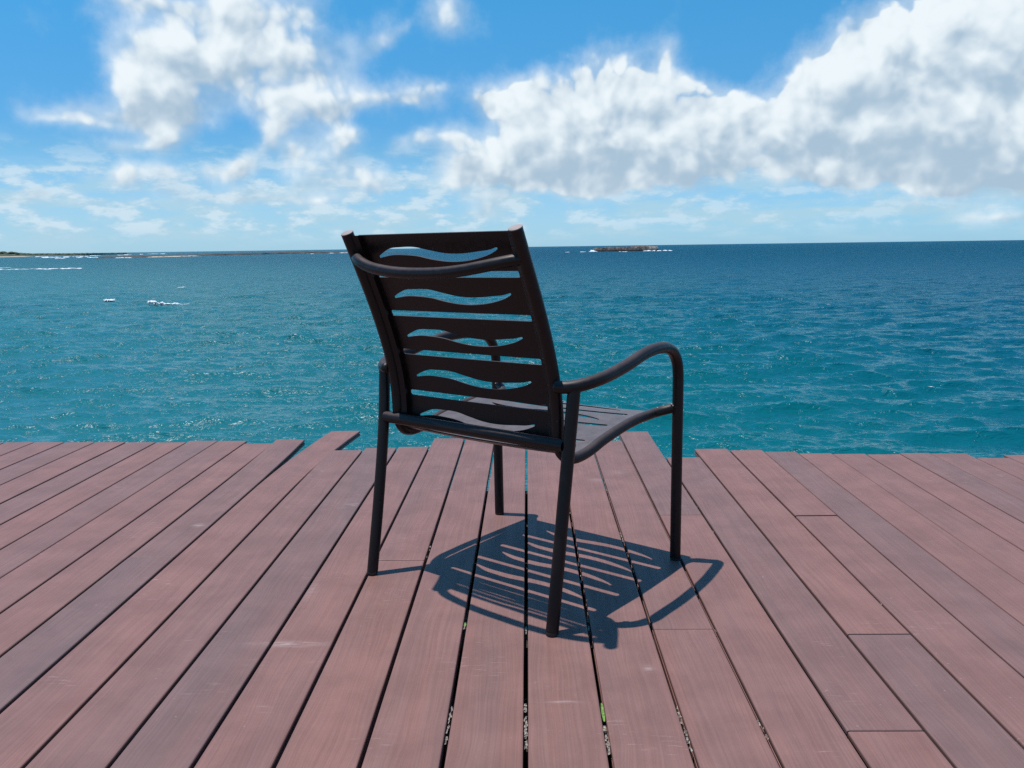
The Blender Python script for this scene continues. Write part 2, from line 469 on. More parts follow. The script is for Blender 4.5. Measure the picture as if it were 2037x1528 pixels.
def mat_islet():
    m, t, b = new_mat('islet_rock')
    pos = t.node('ShaderNodeNewGeometry').outputs['Position']
    x, y, z = t.sep(pos)
    n = t.noise(t.vmath('MULTIPLY', pos, (1.0, 1.0, 1.6)), 0.22, 6.0, 0.65)
    st = t.noise(t.vmath('MULTIPLY', pos, (1.0, 1.0, 0.25)), 0.35, 4.0, 0.6)
    col = t.mix(t.step(n, 0.35, 0.65), (0.060, 0.048, 0.043, 1), (0.200, 0.165, 0.140, 1))
    col = t.mix(t.step(st, 0.52, 0.66), col, (0.035, 0.028, 0.026, 1))
    end = on_level(1300, 499, SEA_Z)
    bare = t.math('MULTIPLY', t.step(x, float(end[0]) - 22, float(end[0]) - 6), t.step(n, 0.35, 0.5))
    col = t.mix(bare, col, (0.34, 0.27, 0.22, 1))
    undercut_shade = t.step(t.math('ADD', z, t.math('MULTIPLY', st, 3.0)), SEA_Z + 4.6, SEA_Z + 2.6)  # shade of the undercut painted as a dark band along the foot
    t.put(b.inputs['Base Color'], t.mix(undercut_shade, col, (0.018, 0.016, 0.016, 1)))
    b.inputs['Roughness'].default_value = 0.95
    return m


SEA_Z = -9.1
MAT_ISLET = mat_islet()
MAT_REEF = mat_simple('reef_rock', (0.028, 0.028, 0.030), (0.075, 0.068, 0.060), 0.03, 0.95)
MAT_SAND = mat_simple('beach_sand', (0.42, 0.34, 0.25), (0.52, 0.44, 0.34), 0.02, 0.95)
MAT_SCRUB = mat_simple('coastal_scrub', (0.030, 0.050, 0.028), (0.070, 0.090, 0.045), 0.05, 0.95)
MAT_DRY_SCRUB = mat_simple('dry_scrub', (0.030, 0.028, 0.020), (0.075, 0.060, 0.042), 0.4, 0.95)
MAT_LEAF = mat_simple('dry_leaf', (0.035, 0.026, 0.020), (0.36, 0.30, 0.25), 260.0, 0.8)
MAT_GREEN = mat_simple('green_leaf', (0.06, 0.13, 0.02), (0.16, 0.28, 0.05), 130.0, 0.55)


# ------------------------------------------------------------------ mesh helpers
def link_mesh(name, verts, faces, mat, parent=None, smooth=True, kind=None):
    me = bpy.data.meshes.new(name)
    me.from_pydata([tuple(map(float, v)) for v in verts], [], faces)
    me.update()
    if smooth:
        me.polygons.foreach_set('use_smooth', [True] * len(me.polygons))
    me.materials.append(mat)
    o = bpy.data.objects.new(name, me)
    COL.objects.link(o)
    if parent is not None:
        o.parent = parent
    if kind:
        o['kind'] = kind
    return o


def sharp_by_angle(o, deg=35):
    bm = bmesh.new()
    bm.from_mesh(o.data)
    for e in bm.edges:
        if len(e.link_faces) == 2 and e.calc_face_angle(0) > math.radians(deg):
            e.smooth = False
    bm.to_mesh(o.data)
    bm.free()


def catmull(pts, n=8):
    P = [np.array(p, float) for p in pts]
    P = [2 * P[0] - P[1]] + P + [2 * P[-1] - P[-2]]
    out = []
    for i in range(1, len(P) - 2):
        p0, p1, p2, p3 = P[i - 1:i + 3]
        # centripetal-ish tension keeps the tube from bulging between uneven knots
        d1, d0, d2 = np.linalg.norm(p2 - p1), np.linalg.norm(p1 - p0), np.linalg.norm(p3 - p2)
        m1 = d1 * ((p1 - p0) / max(d0, 1e-9) * d1 + (p2 - p1) / d1 * d0) / (d0 + d1)
        m2 = d1 * ((p2 - p1) / d1 * d2 + (p3 - p2) / max(d2, 1e-9) * d1) / (d1 + d2)
        for k in range(n):
            s = k / n
            out.append((2 * s**3 - 3 * s**2 + 1) * p1 + (s**3 - 2 * s**2 + s) * m1 + (-2 * s**3 + 3 * s**2) * p2 + (s**3 - s**2) * m2)
    out.append(P[-2])
    return out


def tube_geo(path, rad, seg=20, cap=True, ref=(1, 0, 0)):
    path = [np.array(p, float) for p in path]
    n = len(path)
    rads = rad if hasattr(rad, '__len__') else [rad] * n
    V, F = [], []
    a = None
    for i, p in enumerate(path):
        tn = path[min(i + 1, n - 1)] - path[max(i - 1, 0)]
        tn /= np.linalg.norm(tn)
        if a is None:
            a = np.array(ref, float)
            if abs(a @ tn) > 0.9:
                a = np.array((0, 0, 1.0))
        a = a - tn * (a @ tn)
        a /= np.linalg.norm(a)
        b = np.cross(tn, a)
        for k in range(seg):
            th = 2 * math.pi * k / seg
            V.append(p + rads[i] * (math.cos(th) * a + math.sin(th) * b))
    for i in range(n - 1):
        for k in range(seg):
            k2 = (k + 1) % seg
            F.append((i * seg + k, i * seg + k2, (i + 1) * seg + k2, (i + 1) * seg + k))
    if cap:
        F.append(tuple(reversed(range(seg))))
        F.append(tuple(range((n - 1) * seg, n * seg)))
    return V, F


def tube(name, path, rad, mat, parent, seg=20, cap=True):
    V, F = tube_geo(path, rad, seg, cap)
    o = link_mesh(name, V, F, mat, parent)
    sharp_by_angle(o, 50)
    return o


def merge(geos):
    V, F = [], []
    for v, f in geos:
        n = len(V)
        V += list(v)
        F += [tuple(i + n for i in q) for q in f]
    return V, F


def empty(name, loc, rz=0.0):
    o = bpy.data.objects.new(name, None)
    o.location = loc
    o.rotation_euler = (0, 0, rz)
    o.empty_display_size = 0.2
    COL.objects.link(o)
    return o


def tag(o, label, cat, group=None):
    o['label'] = label
    o['category'] = cat
    if group:
        o['group'] = group
    return o


# ------------------------------------------------------------------ sea
SEA_Z = -9.1
H_EYE = CAM_H - SEA_Z


def build_sea():
    # rings thin out with distance so that wave detail stays even to the eye
    px = np.concatenate([np.linspace(1500, 450, 60, endpoint=False), np.linspace(450, 10, 860, endpoint=False),
                         np.linspace(10, 0.55, 40)])
    rr = FPX * H_EYE / px
    th = np.concatenate([np.linspace(-1.75, -0.72, 70, endpoint=False), np.linspace(-0.72, 0.72, 760), np.linspace(0.72, 1.75, 71)[1:]])
    nr, nt = len(rr), len(th)
    R, Tt = np.meshgrid(rr, th, indexing='ij')
    X, Y = R * np.sin(Tt), R * np.cos(Tt)
    dr = np.gradient(rr)[:, None] * np.ones((1, nt))
    dt = R * np.gradient(th)[None, :]
    Z = np.zeros_like(X)
    C = np.zeros_like(X)
    DX = np.zeros_like(X)
    DY = np.zeros_like(X)
    sx, cx = np.sin(Tt), np.cos(Tt)
    ncomp = 150
    lam = np.exp(np.linspace(math.log(0.32), math.log(26.0), ncomp))
    main = math.radians(188)                   # heading of the wind waves (towards the cliff, slightly left)
    for i, L in enumerate(lam):
        spread = 0.7 if L < 1.1 else 0.36
        a = main + rng.normal(0, spread)
        kx, ky = 2 * math.pi / L * math.sin(a), 2 * math.pi / L * math.cos(a)
        k = 2 * math.pi / L
        slope = 0.041 * (0.6 if L < 0.9 else 1.0 if L < 4 else (4 / L) ** 1.1) * rng.uniform(0.6, 1.4)
        amp = slope / k
        ph = rng.uniform(0, 2 * math.pi)
        kr = np.abs(kx * sx + ky * cx) * dr
        kt = np.abs(kx * cx - ky * sx) * dt
        fade = np.clip(1.7 - np.maximum(kr, kt) / 1.6, 0, 1)
        if fade.max() <= 0:
            continue
        arg = kx * X + ky * Y + ph
        s, c = np.sin(arg), np.cos(arg)
        Z += fade * amp * c
        C += fade * slope * c
        DX -= 0.9 * fade * amp * math.sin(a) * s
        DY -= 0.9 * fade * amp * math.cos(a) * s
    C /= 0.033 * math.sqrt(ncomp / 2)
    X2, Y2 = X + DX, Y + DY
    V = np.stack([X2, Y2, Z + SEA_Z], -1).reshape(-1, 3)
    idx = np.arange(nr * nt).reshape(nr, nt)
    Q = np.stack([idx[:-1, :-1], idx[1:, :-1], idx[1:, 1:], idx[:-1, 1:]], -1).reshape(-1, 4)[:, ::-1]
    me = bpy.data.meshes.new('sea')
    me.vertices.add(len(V))
    me.vertices.foreach_set('co', V.ravel())
    me.loops.add(Q.size)
    me.loops.foreach_set('vertex_index', Q.ravel().astype(np.int32))
    me.polygons.add(len(Q))
    me.polygons.foreach_set('loop_start', np.arange(0, Q.size, 4, dtype=np.int32))
    me.polygons.foreach_set('use_smooth', np.ones(len(Q), bool))
    me.update(calc_edges=True)
    at = me.attributes.new('crest', 'FLOAT', 'POINT')
    at.data.foreach_set('value', C.ravel().astype(np.float32))
    me.materials.append(MAT_SEA)
    o = bpy.data.objects.new('sea', me)
    COL.objects.link(o)
    o['kind'] = 'structure'
    if me.polygons[1000].normal.z < 0:
        me.flip_normals()


build_sea()


# ------------------------------------------------------------------ far land
def vnoise(x, y, seed=0):                      # cheap value noise for terrain
    xi, yi = np.floor(x), np.floor(y)
    xf, yf = x - xi, y - yi
    def h(a, b):
        v = np.sin(a * 127.1 + b * 311.7 + seed * 74.7) * 43758.5453
        return v - np.floor(v)
    u, w = xf * xf * (3 - 2 * xf), yf * yf * (3 - 2 * yf)
    return (h(xi, yi) * (1 - u) + h(xi + 1, yi) * u) * (1 - w) + (h(xi, yi + 1) * (1 - u) + h(xi + 1, yi + 1) * u) * w


def fbm(x, y, seed=0, o=4):
    s, a, t = 0, 1.0, 0
    for i in range(o):
        s = s + a * vnoise(x * 2**i, y * 2**i, seed + i)
        t += a
        a *= 0.5
    return s / t


def sea_dist(off_px):                          # distance of a waterline seen so many photo pixels below the horizon
    return FPX * H_EYE / off_px


def horizon_v(u):
    return _vh + _slope * (u - 1018.5)


def dir_at(u):
    d = ray(u, horizon_v(u))
    d = np.array([d[0], d[1], 0])
    return d / np.linalg.norm(d)


def build_islet():
    D = sea_dist(11.5)
    c = dir_at(1244) * D
    ex = np.array([dir_at(1244)[1], -dir_at(1244)[0]])
    ey = dir_at(1244)[:2]
    half = 64 / FPX * D
    nx, ny = 110, 34
    V, F = [], []
    for i in range(nx):
        a = -1.04 + 2.08 * i / (nx - 1)
        for j in range(ny):
            bb = -1.1 + 2.2 * j / (ny - 1)
            # plan outline, then a low table with two swells and a steep undercut rim
            rim = 1.0 - (abs(a) ** 5) - (abs(bb) ** 3.2) + 0.22 * (fbm(np.array(a * 5.0), np.array(bb * 3.0), 3) - 0.5)
            plat = min(max(rim / 0.16, 0.0), 1.0)
            top = 6.7 + 1.7 * math.exp(-((a - 0.45) / 0.33) ** 2) + 0.5 * math.exp(-((a + 0.45) / 0.25) ** 2) - 1.9 * max(0, -a - 0.55)
            hgt = plat ** 0.6 * top * (0.84 + 0.32 * float(fbm(np.array(a * 9.0), np.array(bb * 4.0), 8)))
            hgt += 1.5 * plat * (float(vnoise(np.array(a * 26.0), np.array(bb * 6.0), 5)) - 0.5)
            q = c[:2] + ex * a * half + ey * bb * half * 0.42
            V.append((q[0], q[1], SEA_Z - 0.8 + hgt * 1.05))
    for i in range(nx - 1):
        for j in range(ny - 1):
            F.append((i * ny + j, (i + 1) * ny + j, (i + 1) * ny + j + 1, i * ny + j + 1))
    o = link_mesh('islet', V, F, MAT_ISLET, smooth=False, kind='structure')
    scrub = []
    for _ in range(240):
        a = random.uniform(-0.85, 0.62)
        bb = random.uniform(-0.55, 0.5)
        q = c[:2] + ex * a * half + ey * bb * half * 0.42
        i = int((a + 1.04) / 2.08 * (nx - 1)); j = int((bb + 1.1) / 2.2 * (ny - 1))
        z = V[i * ny + j][2]
        scrub.append(lump((q[0], q[1], z), random.uniform(.8, 2.0), random.uniform(.8, 1.6), random.uniform(.25, .6)))
    link_mesh('islet_scrub', *merge(scrub), MAT_DRY_SCRUB, smooth=False, kind='stuff')


_ico = None


def lump(c, rx, ry, rz, rough=0.35):
    global _ico
    if _ico is None:
        bm = bmesh.new()
        bmesh.ops.create_icosphere(bm, subdivisions=2, radius=1.0)
        _ico = (np.array([v.co[:] for v in bm.verts]), [tuple(v.index for v in f.verts) for f in bm.faces])
        bm.free()
    v, f = _ico
    s = 1.0 + rough * (rng.random(len(v)) - 0.5)
    w = v * s[:, None] * np.array([rx, ry, rz])
    th = rng.uniform(0, 6.28)
    cs, sn = math.cos(th) if abs(rx - ry) < 0.3 * rx else 1.0, math.sin(th) if abs(rx - ry) < 0.3 * rx else 0.0
    w = np.stack([w[:, 0] * cs - w[:, 1] * sn, w[:, 0] * sn + w[:, 1] * cs, w[:, 2]], 1) + np.array(c)
    return w, f


build_islet()


def ridge(name, pts, mat, depth, kind='structure', rough=0.35, n=160):
    """a low strip of land: pts = (u, waterline pixels below the horizon, height in metres)"""
    us = np.linspace(pts[0][0], pts[-1][0], n)
    off = np.interp(us, [p[0] for p in pts], [p[1] for p in pts])
    hh = np.interp(us, [p[0] for p in pts], [p[2] for p in pts])
    prof = [(-0.1, -1.0), (0.0, 0.0), (0.06, 0.5), (0.25, 0.85), (0.5, 1.0), (0.75, 0.8), (1.0, -0.6)]
    V, F = [], []
    for i, (u, o_, h) in enumerate(zip(us, off, hh)):
        d = dir_at(u)
        D = sea_dist(o_)
        for j, (s, z) in enumerate(prof):
            nz = float(fbm(np.array(u * 0.12 + j * 3.7), np.array(j * 1.3), 2))
            hz = h * z * (1 + rough * 2 * (nz - 0.5)) if z > 0 else z
            q = d * (D + s * depth + 14 * (nz - 0.5))
            V.append((q[0], q[1], SEA_Z + hz))
    m_ = len(prof)
    for i in range(n - 1):
        for j in range(m_ - 1):
            F.append((i * m_ + j, (i + 1) * m_ + j, (i + 1) * m_ + j + 1, i * m_ + j + 1))
    return link_mesh(name, V, F, mat, smooth=False, kind=kind)


ridge('headland', [(-260, 5.4, 9), (-60, 5.4, 9), (0, 5.0, 9), (60, 4.7, 5), (120, 4.3, 4), (200, 3.8, 4), (300, 3.4, 3)], MAT_SCRUB, 380)
ridge('beach', [(-260, 6.0, 2.0), (0, 5.5, 2.0), (46, 5.3, 1.6), (60, 5.2, 0.3)], MAT_SAND, 120, rough=0.1)
ridge('reef', [(190, 10.3, 0.8), (200, 10.2, 2.6), (290, 9.6, 3.2), (400, 8.6, 3.6), (480, 8.1, 4.6), (560, 7.4, 4.6), (640, 7.0, 4.8), (700, 6.9, 3.8), (760, 7.0, 2.6), (800, 7.0, 0.6)], MAT_REEF, 90)
ridge('sand_bar', [(290, 9.9, 0.5), (300, 9.8, 1.3), (380, 9.1, 1.5), (400, 8.9, 0.4)], MAT_SAND, 20, rough=0.1)
ridge('grass_bank', [(520, 7.0, 3.0), (570, 6.8, 5.6), (640, 6.5, 5.8), (662, 6.5, 3.0)], MAT_SCRUB, 70)


def build_trees():
    geos = []
    for _ in range(420):
        u = random.uniform(-240, 250)
        hgt = np.interp(u, [-240, -60, 0, 20, 45, 80, 130, 250], [14, 13, 15, 14, 9, 6, 5, 4]) * random.uniform(0.6, 1.0)
        d = dir_at(u)
        D = sea_dist(np.interp(u, [-260, 0, 300], [5.2, 4.8, 3.5])) + random.uniform(60, 260)
        q = d * D
        r = random.uniform(6, 13)
        geos.append(lump((q[0], q[1], SEA_Z + hgt), r, r, random.uniform(3, 5)))
    link_mesh('tree_line', *merge(geos), MAT_SCRUB, smooth=False, kind='stuff')


build_trees()


def foam_run(u0, u1, off, height, count, dep=6.0, jit=0.6):
    g = []
    for _ in range(count):
        u = random.uniform(u0, u1)
        D = sea_dist(off + random.uniform(-jit, jit) * 0.5)
        q = dir_at(u) * D
        wpx = random.uniform(1.2, 4.5)
        taper = 1 - abs((u - u0) / (u1 - u0) * 2 - 1) ** 3
        g.append(lump((q[0], q[1], SEA_Z + 0.1), wpx / FPX * D, dep * random.uniform(.5, 1), height * random.uniform(.4, 1.1) * (0.3 + 0.7 * taper)))
    return g


surf = []
for (u0, u1, off, h_, n_) in ((60, 96, 5.9, 1.2, 10), (76, 142, 7.6, 1.7, 18), (100, 128, 9.6, 1.1, 8), (128, 175, 6.6, 1.5, 14), (150, 196, 8.6, 1.2, 9),
                              (-60, 14, 9.0, 1.1, 10), (-80, 12, 23.5, 0.5, 10), (228, 262, 10.2, 1.2, 10), (234, 262, 5.2, 1.6, 8), (296, 312, 4.0, 1.6, 6),
                              (318, 330, 4.2, 1.6, 4), (655, 665, 7.6, 1.0, 4), (664, 676, 6.0, 2.4, 6), (676, 705, 7.2, 1.3, 8), (700, 712, 6.2, 1.4, 4),
                              (276, 286, 4.6, 1.4, 4), (175, 200, 5.6, 1.0, 6), (610, 625, 8.0, .6, 4)):
    surf += foam_run(u0, u1, off, h_, n_)
link_mesh('coast_surf', *merge(surf), MAT_FOAM, kind='stuff')
long_ = []
for _ in range(90):
    u = random.uniform(-80, 158)
    off = np.interp(u, [-80, 0, 60, 158], [26, 25.6, 26.4, 26.8]) + random.uniform(-.7, .7)
    q = dir_at(u) * sea_dist(off)
    long_.append(lump((q[0], q[1], SEA_Z + .05), random.uniform(.5, 2.2), random.uniform(.8, 2.5), random.uniform(.06, .22)))
link_mesh('long_foam_streak', *merge(long_), MAT_FOAM, kind='stuff')
isf = []
for (u0, u1, off, h_, n_) in ((1168, 1190, 11.6, 1.0, 12), (1174, 1183, 11.9, 3.6, 7), (1282, 1316, 11.9, 1.3, 18), (1318, 1336, 11.6, .9, 8),
                              (1222, 1250, 12.6, .5, 6), (1125, 1134, 12.0, .5, 3), (1150, 1168, 11.9, .4, 4)):
    isf += foam_run(u0, u1, off, h_, n_, 4.0)
link_mesh('islet_surf', *merge(isf), MAT_FOAM, kind='stuff')


def breaker(name, u, v, blobs, label):
    off = v - horizon_v(u)
    D = sea_dist(off)
    d = dir_at(u)
    q = d * D
    s = D / FPX
    g = []
    for (dx, dy, w, h, n) in blobs:            # pixels of the photograph turned into metres here
        for _ in range(n * 4):
            g.append(lump(((dx + random.uniform(-w, w)) * s, random.uniform(-1.0, 1.0), dy * s + random.uniform(-.3, .5) * h * s),
                          random.uniform(.06, .26) * max(w, 3) * s, random.uniform(.15, .5), random.uniform(.15, .55) * h * s, 0.9))
    V, F = merge(g)
    o = link_mesh(name, V, F, MAT_FOAM)
    o.location = (q[0], q[1], SEA_Z + 0.1)
    o.rotation_euler = (0, 0, -math.atan2(d[0], d[1]))
    tag(o, label, 'wave', 'whitecaps breaking off the deck')


breaker('breaking_wave', 330, 597, [(-30, 5, 7, 4, 16), (-20, 3, 8, 3, 10), (0, 1, 14, 1.6, 12), (18, -1, 14, .9, 10), (34, -3, 8, .5, 6)],
        'larger white breaking wave with a long foam tail trailing to the right')
breaker('breaking_wave', 209, 588, [(0, 1, 8, 2.2, 12), (-6, 1.5, 4, 2.0, 5)],
        'small short white breaking wave left of the one with the foam tail')
breaker('breaking_wave', 356, 566, [(0, 0, 7, .9, 7)],
        'thin faint white wave crest farther out above the foam tail')


# ------------------------------------------------------------------ ground under the deck and cliff
def build_ground():
    nx, ny = 70, 60
    V, F = [], []
    for i in range(nx):
        x = -16 + 32 * i / (nx - 1)
        for j in range(ny):
            y = -9 + 13.9 * j / (ny - 1)
            n = float(fbm(np.array(x * 0.8), np.array(y * 0.8), 6))
            n2 = float(fbm(np.array(x * 4), np.array(y * 4), 9))
            edge = 3.45 + 0.5 * (float(fbm(np.array(x * 0.7), np.array(0.3), 12)) - 0.5)
            z = -0.42 + 0.12 * (n - 0.5) + 0.05 * (n2 - 0.5)
            over = max(0.0, y - edge)
            z -= 9.5 * min(1.0, over / 1.1) ** 0.8 if over > 0 else 0
            V.append((x, y, z))
    for i in range(nx - 1):
        for j in range(ny - 1):
            F.append((i * ny + j, (i + 1) * ny + j, (i + 1) * ny + j + 1, i * ny + j + 1))
    link_mesh('ground', V, F, MAT_GROUND, kind='structure')


build_ground()

# ------------------------------------------------------------------ deck: planks on joists
deck = empty('deck', (0, 0, 0))
deck['kind'] = 'structure'
GAPS = [-2.504, -2.360, -2.211, -2.063, -1.911, -1.765, -1.617, -1.475, -1.332, -1.189, -1.047, -0.895, -0.744, -0.596, -0.452, -0.302,
        -0.158, -0.012, 0.137, 0.284, 0.430, 0.577, 0.724, 0.874, 1.016, 1.152, 1.291, 1.430, 1.573, 1.701, 1.850, 1.985, 2.117]
ENDS = [3.697, 3.691, 3.686, 3.680, 3.676, 3.670, 3.692, 3.686, 3.627, 3.651, 3.876, 3.488, 3.527, 3.541, 3.697, 3.682, 3.646,
        3.632, 3.624, 3.620, 3.803, 3.314, 3.455, 3.427, 3.396, 3.362, 3.349, 3.340, 3.352, 3.345, 3.265, 3.308]
TONE = [.4, .2, .5, .15, .5, .1, .55, .25, .2, .6, .2, .45, .8, .25, .45, .3, .3, .25, .2, .25, .2, .3, .6, .2, .7, .2, .3, .2, .65, .4, .3, .2]
while GAPS[0] > -5.2:
    GAPS.insert(0, GAPS[0] - 0.1465 + random.uniform(-.002, .002)); ENDS.insert(0, 3.70 + random.uniform(-.02, .02)); TONE.insert(0, random.uniform(.05, .7))
while GAPS[-1] < 5.0:
    GAPS.append(GAPS[-1] + 0.1465 + random.uniform(-.002, .002)); ENDS.append(3.31 + random.uniform(-.03, .02)); TONE.append(random.uniform(.05, .7))
JOINT = {(-1.189): (2.234, .55, .8), (-0.452): (2.20, .15, .3), (0.430): (2.578, .2, .75), (0.874): (2.565, .3, .15), (0.724): (1.740, .8, .1),
         (0.284): (1.768, .25, .4), (0.577): (1.365, .25, .6)}
# value: (y of the butt joint, tone of the nearer plank, tone of the farther plank)
JOINT[-1.189] = (2.234, .85, .55)
THICK = 0.025


def plank(x0, x1, y0, y1, tone, bend=None, lift=0.0, dz=0.0, yaw=0.0):
    c = 0.0028
    w0, w1 = x0, x1
    T = THICK
    prof = [(w0, -c * 1.0), (w0 + c * .35, -c * .3), (w0 + c * 1.2, 0), (w1 - c * 1.2, 0), (w1 - c * .35, -c * .3), (w1, -c * 1.0),
            (w1, -.009), (w1 - .005, -.010), (w1 - .005, -.0145), (w1, -.0155), (w1, -T), (w0, -T), (w0, -.0155), (w0 + .005, -.0145), (w0 + .005, -.010), (w0, -.009)]
    ys = [y0, y0 + .0015, y1 - .0015, y1] if not (bend or lift) else [y0, y0 + .0015] + list(np.linspace(max(y0 + .1, 2.4), y1 - .0015, 9)) + [y1]
    xm = (x0 + x1) / 2
    V, F = [], []
    for i, y in enumerate(ys):
        endk = 1 if i in (0, len(ys) - 1) else 0
        sx = bend * max(0.0, (y - 2.9) / 0.98) ** 1.9 if bend else 0.0
        sz = lift * max(0.0, (y - 2.9) / 0.75) ** 2 if lift else 0.0
        for (px_, pz) in prof:
            top = pz > -0.004
            xx = xm + (px_ - xm) * (1 - 0.006 * endk)
            V.append((xx + sx + yaw * (y - 2.0), y, pz + sz + dz - (0.0012 if endk and top else 0)))
    n = len(prof)
    for i in range(len(ys) - 1):
        for k in range(n):
            k2 = (k + 1) % n
            F.append((i * n + k, (i + 1) * n + k, (i + 1) * n + k2, i * n + k2))
    F.append(tuple(range(n)))
    F.append(tuple(reversed(range((len(ys) - 1) * n, len(ys) * n))))
    o = link_mesh('plank', V, F, MAT_PLANK, deck, smooth=False)
    o['tone'] = float(tone)
    return o


HALF_GAP = {-0.012: .0046, -0.158: .0045, -0.302: .0043, 0.137: .0042, 0.284: .0042, 0.430: .0040, 1.016: .0014, 1.152: .0012, 1.291: .0012, 1.430: .0028,
            1.701: .0014, 1.850: .0014, 0.577: .0036, 0.724: .0036, 0.874: .0038, -1.475: .0018}
for i in range(len(GAPS) - 1):
    g0, g1, y1 = GAPS[i], GAPS[i + 1], ENDS[i]
    h0 = HALF_GAP.get(round(g0, 3), .0041 if g0 < 0.9 else .0018)
    h1 = HALF_GAP.get(round(g1, 3), .0041 if g1 < 0.9 else .0018)
    x0, x1 = g0 + h0, g1 - h1
    bend = 0.063 if abs(g0 + 1.047) < .001 else None
    lift = 0.012 if abs(g0 + 1.189) < .001 else 0.0
    key = [k for k in JOINT if abs(k - g0) < .0006]
    dz = random.uniform(-.0008, .0008)
    if key:
        yj, t0, t1 = JOINT[key[0]]
        half = {0.874: .0028, 0.724: .0017, 0.577: .0017, 0.284: .0007}.get(g0, .0012)   # how far each butt joint stands open
        plank(x0, x1, -1.6, yj - half, t0, None, 0.0, dz - (.0022 if half > .002 else 0))
        plank(x0, x1, yj + half, y1, t1, bend, lift, dz + random.uniform(-.0012, .0012))
    else:
        plank(x0, x1, -1.6, y1, TONE[i], bend, lift, dz)

for y in (-1.5, -1.1, -.7, -.28, .12, .53, .95, 1.366, 1.755, 2.217, 2.572, 2.93):
    x0, x1, z0, z1 = -5.1, 4.95, -.035 - .12, -THICK - .0035
    V = [(x, yy, z) for x in (x0, x1) for yy in (y - .02, y + .02) for z in (z0, z1)]
    F = [(0, 1, 3, 2), (4, 6, 7, 5), (0, 4, 5, 1), (2, 3, 7, 6), (0, 2, 6, 4), (1, 5, 7, 3)]
    link_mesh('joist', V, F, MAT_JOIST, deck, smooth=False)


# ------------------------------------------------------------------ litter caught in the gaps
def litter():
    V, F = [], []
    def scrap(x, y, w, l, z):
        a = random.uniform(-.9, .9)
        n = len(V)
        cz, sz = math.cos(a), math.sin(a)
        for (px_, py, pz) in ((-w, -l, 0), (w, -l, .001), (w * .6, l * .2, .003), (w, l, .001), (-w, l, -.001), (-w * .7, 0, .003)):
            V.append((x + px_ * cz - py * sz * .3, y + px_ * sz + py * cz, z + pz + random.uniform(-.001, .001)))
        F.append((n, n + 1, n + 2, n + 5)); F.append((n + 5, n + 2, n + 3, n + 4))
    for (gx, ya, yb, n, hw) in ((-0.012, 1.32, 1.46, 34, .0036), (-0.158, 1.33, 1.45, 16, .0034), (0.137, 1.30, 1.38, 18, .0032), (0.284, 1.30, 1.45, 22, .0028),
                                (-0.012, 1.76, 1.81, 9, .003), (0.137, 1.77, 1.83, 8, .003), (-0.158, 1.78, 1.81, 4, .003), (0.430, 1.33, 1.42, 8, .002),
                                (0.284, 2.0, 2.5, 16, .002), (0.137, 2.0, 2.3, 8, .0025), (0.43, 1.7, 2.4, 12, .002), (0.874, 1.9, 1.95, 3, .002), (-0.302, 2.1, 2.5, 5, .002),
                                (0.137, 2.6, 3.3, 8, .002), (0.284, 2.6, 3.2, 8, .002), (0.577, 2.2, 3.0, 6, .002)):
        for _ in range(max(2, int(n * 0.7))):
            scrap(gx + random.uniform(-.0015, .0015), random.uniform(ya, yb), random.uniform(.4, 1) * hw, random.uniform(.003, .010), random.uniform(-.0075, -.0025))
    link_mesh('dry_leaf_litter', V, F, MAT_LEAF, smooth=False, kind='stuff')


litter()


def green_leaf(y, ln, label):
    V, F = [], []
    n = 10
    for i in range(n):
        s = i / (n - 1)
        w = .0030 * math.sin(math.pi * (0.12 + 0.85 * s)) ** 0.6
        yy = (s - .5) * ln
        z = .0012 * math.sin(s * 9)
        V += [(-w, yy, z + .0008), (0, yy + .001, z - .0006), (w, yy, z + .0008)]
    for i in range(n - 1):
        for k in range(2):
            F.append((i * 3 + k, i * 3 + k + 1, (i + 1) * 3 + k + 1, (i + 1) * 3 + k))
    o = link_mesh('green_leaf', V, F, MAT_GREEN)
    o.location = (0.1372, y, -.0035)
    tag(o, label, 'leaf')
    return o


green_leaf(1.432, .062, 'bright green leaf caught in the gap between two planks near the bottom')
gl = green_leaf(1.80, .022, 'small yellowish green leaf scrap in the gap left of the chair shadow')
gl.location.x = -0.158

# ------------------------------------------------------------------ the chair
CH_LOC = (-0.194, 1.922, 0.0)
chair = empty('chair', CH_LOC, math.radians(-36.376))
tag(chair, 'dark bronze metal armchair with wave shaped cutouts standing on the plank deck', 'chair')
TR = 0.0152                                    # frame tube radius

BZ = [.415, .43, .45, .47, .56, .66, .765, .857, .925, .95]
BY = [.080, .081, .083, .083, .073, .045, .005, -.037, -.068, -.080]


def back_y(z):
    return float(np.interp(z, BZ, BY)) if False else float(_by(z))


def _by(z):                                    # smooth curve through the post's side view
    c = np.polyfit(BZ, BY, 5)
    return np.polyval(c, z)


post_path = [(0, back_y(z), z) for z in np.linspace(.460, .926, 26)]
# wave cut: centre line and half width, left tip = 0
WX = [-.197, -.175, -.15, -.106, -.063, -.02, .03, .08, .13, .164, .186]
WM = [.000, .0065, .0125, .0145, .0130, .0055, -.0010, -.0010, .0050, .0115, .0190]
WH = [.0022, .0052, .0078, .0095, .0108, .0110, .0098, .0088, .0072, .0044, .0024]


def _smooth_interp(x, xs, ys):
    xs = np.array(xs); ys = np.array(ys)
    m = np.gradient(ys, xs)
    i = int(np.clip(np.searchsorted(xs, x) - 1, 0, len(xs) - 2))
    h = xs[i + 1] - xs[i]
    s = min(max((x - xs[i]) / h, 0), 1)
    return float((2 * s**3 - 3 * s**2 + 1) * ys[i] + (s**3 - 2 * s**2 + s) * h * m[i] + (-2 * s**3 + 3 * s**2) * ys[i + 1] + (s**3 - s**2) * h * m[i + 1])


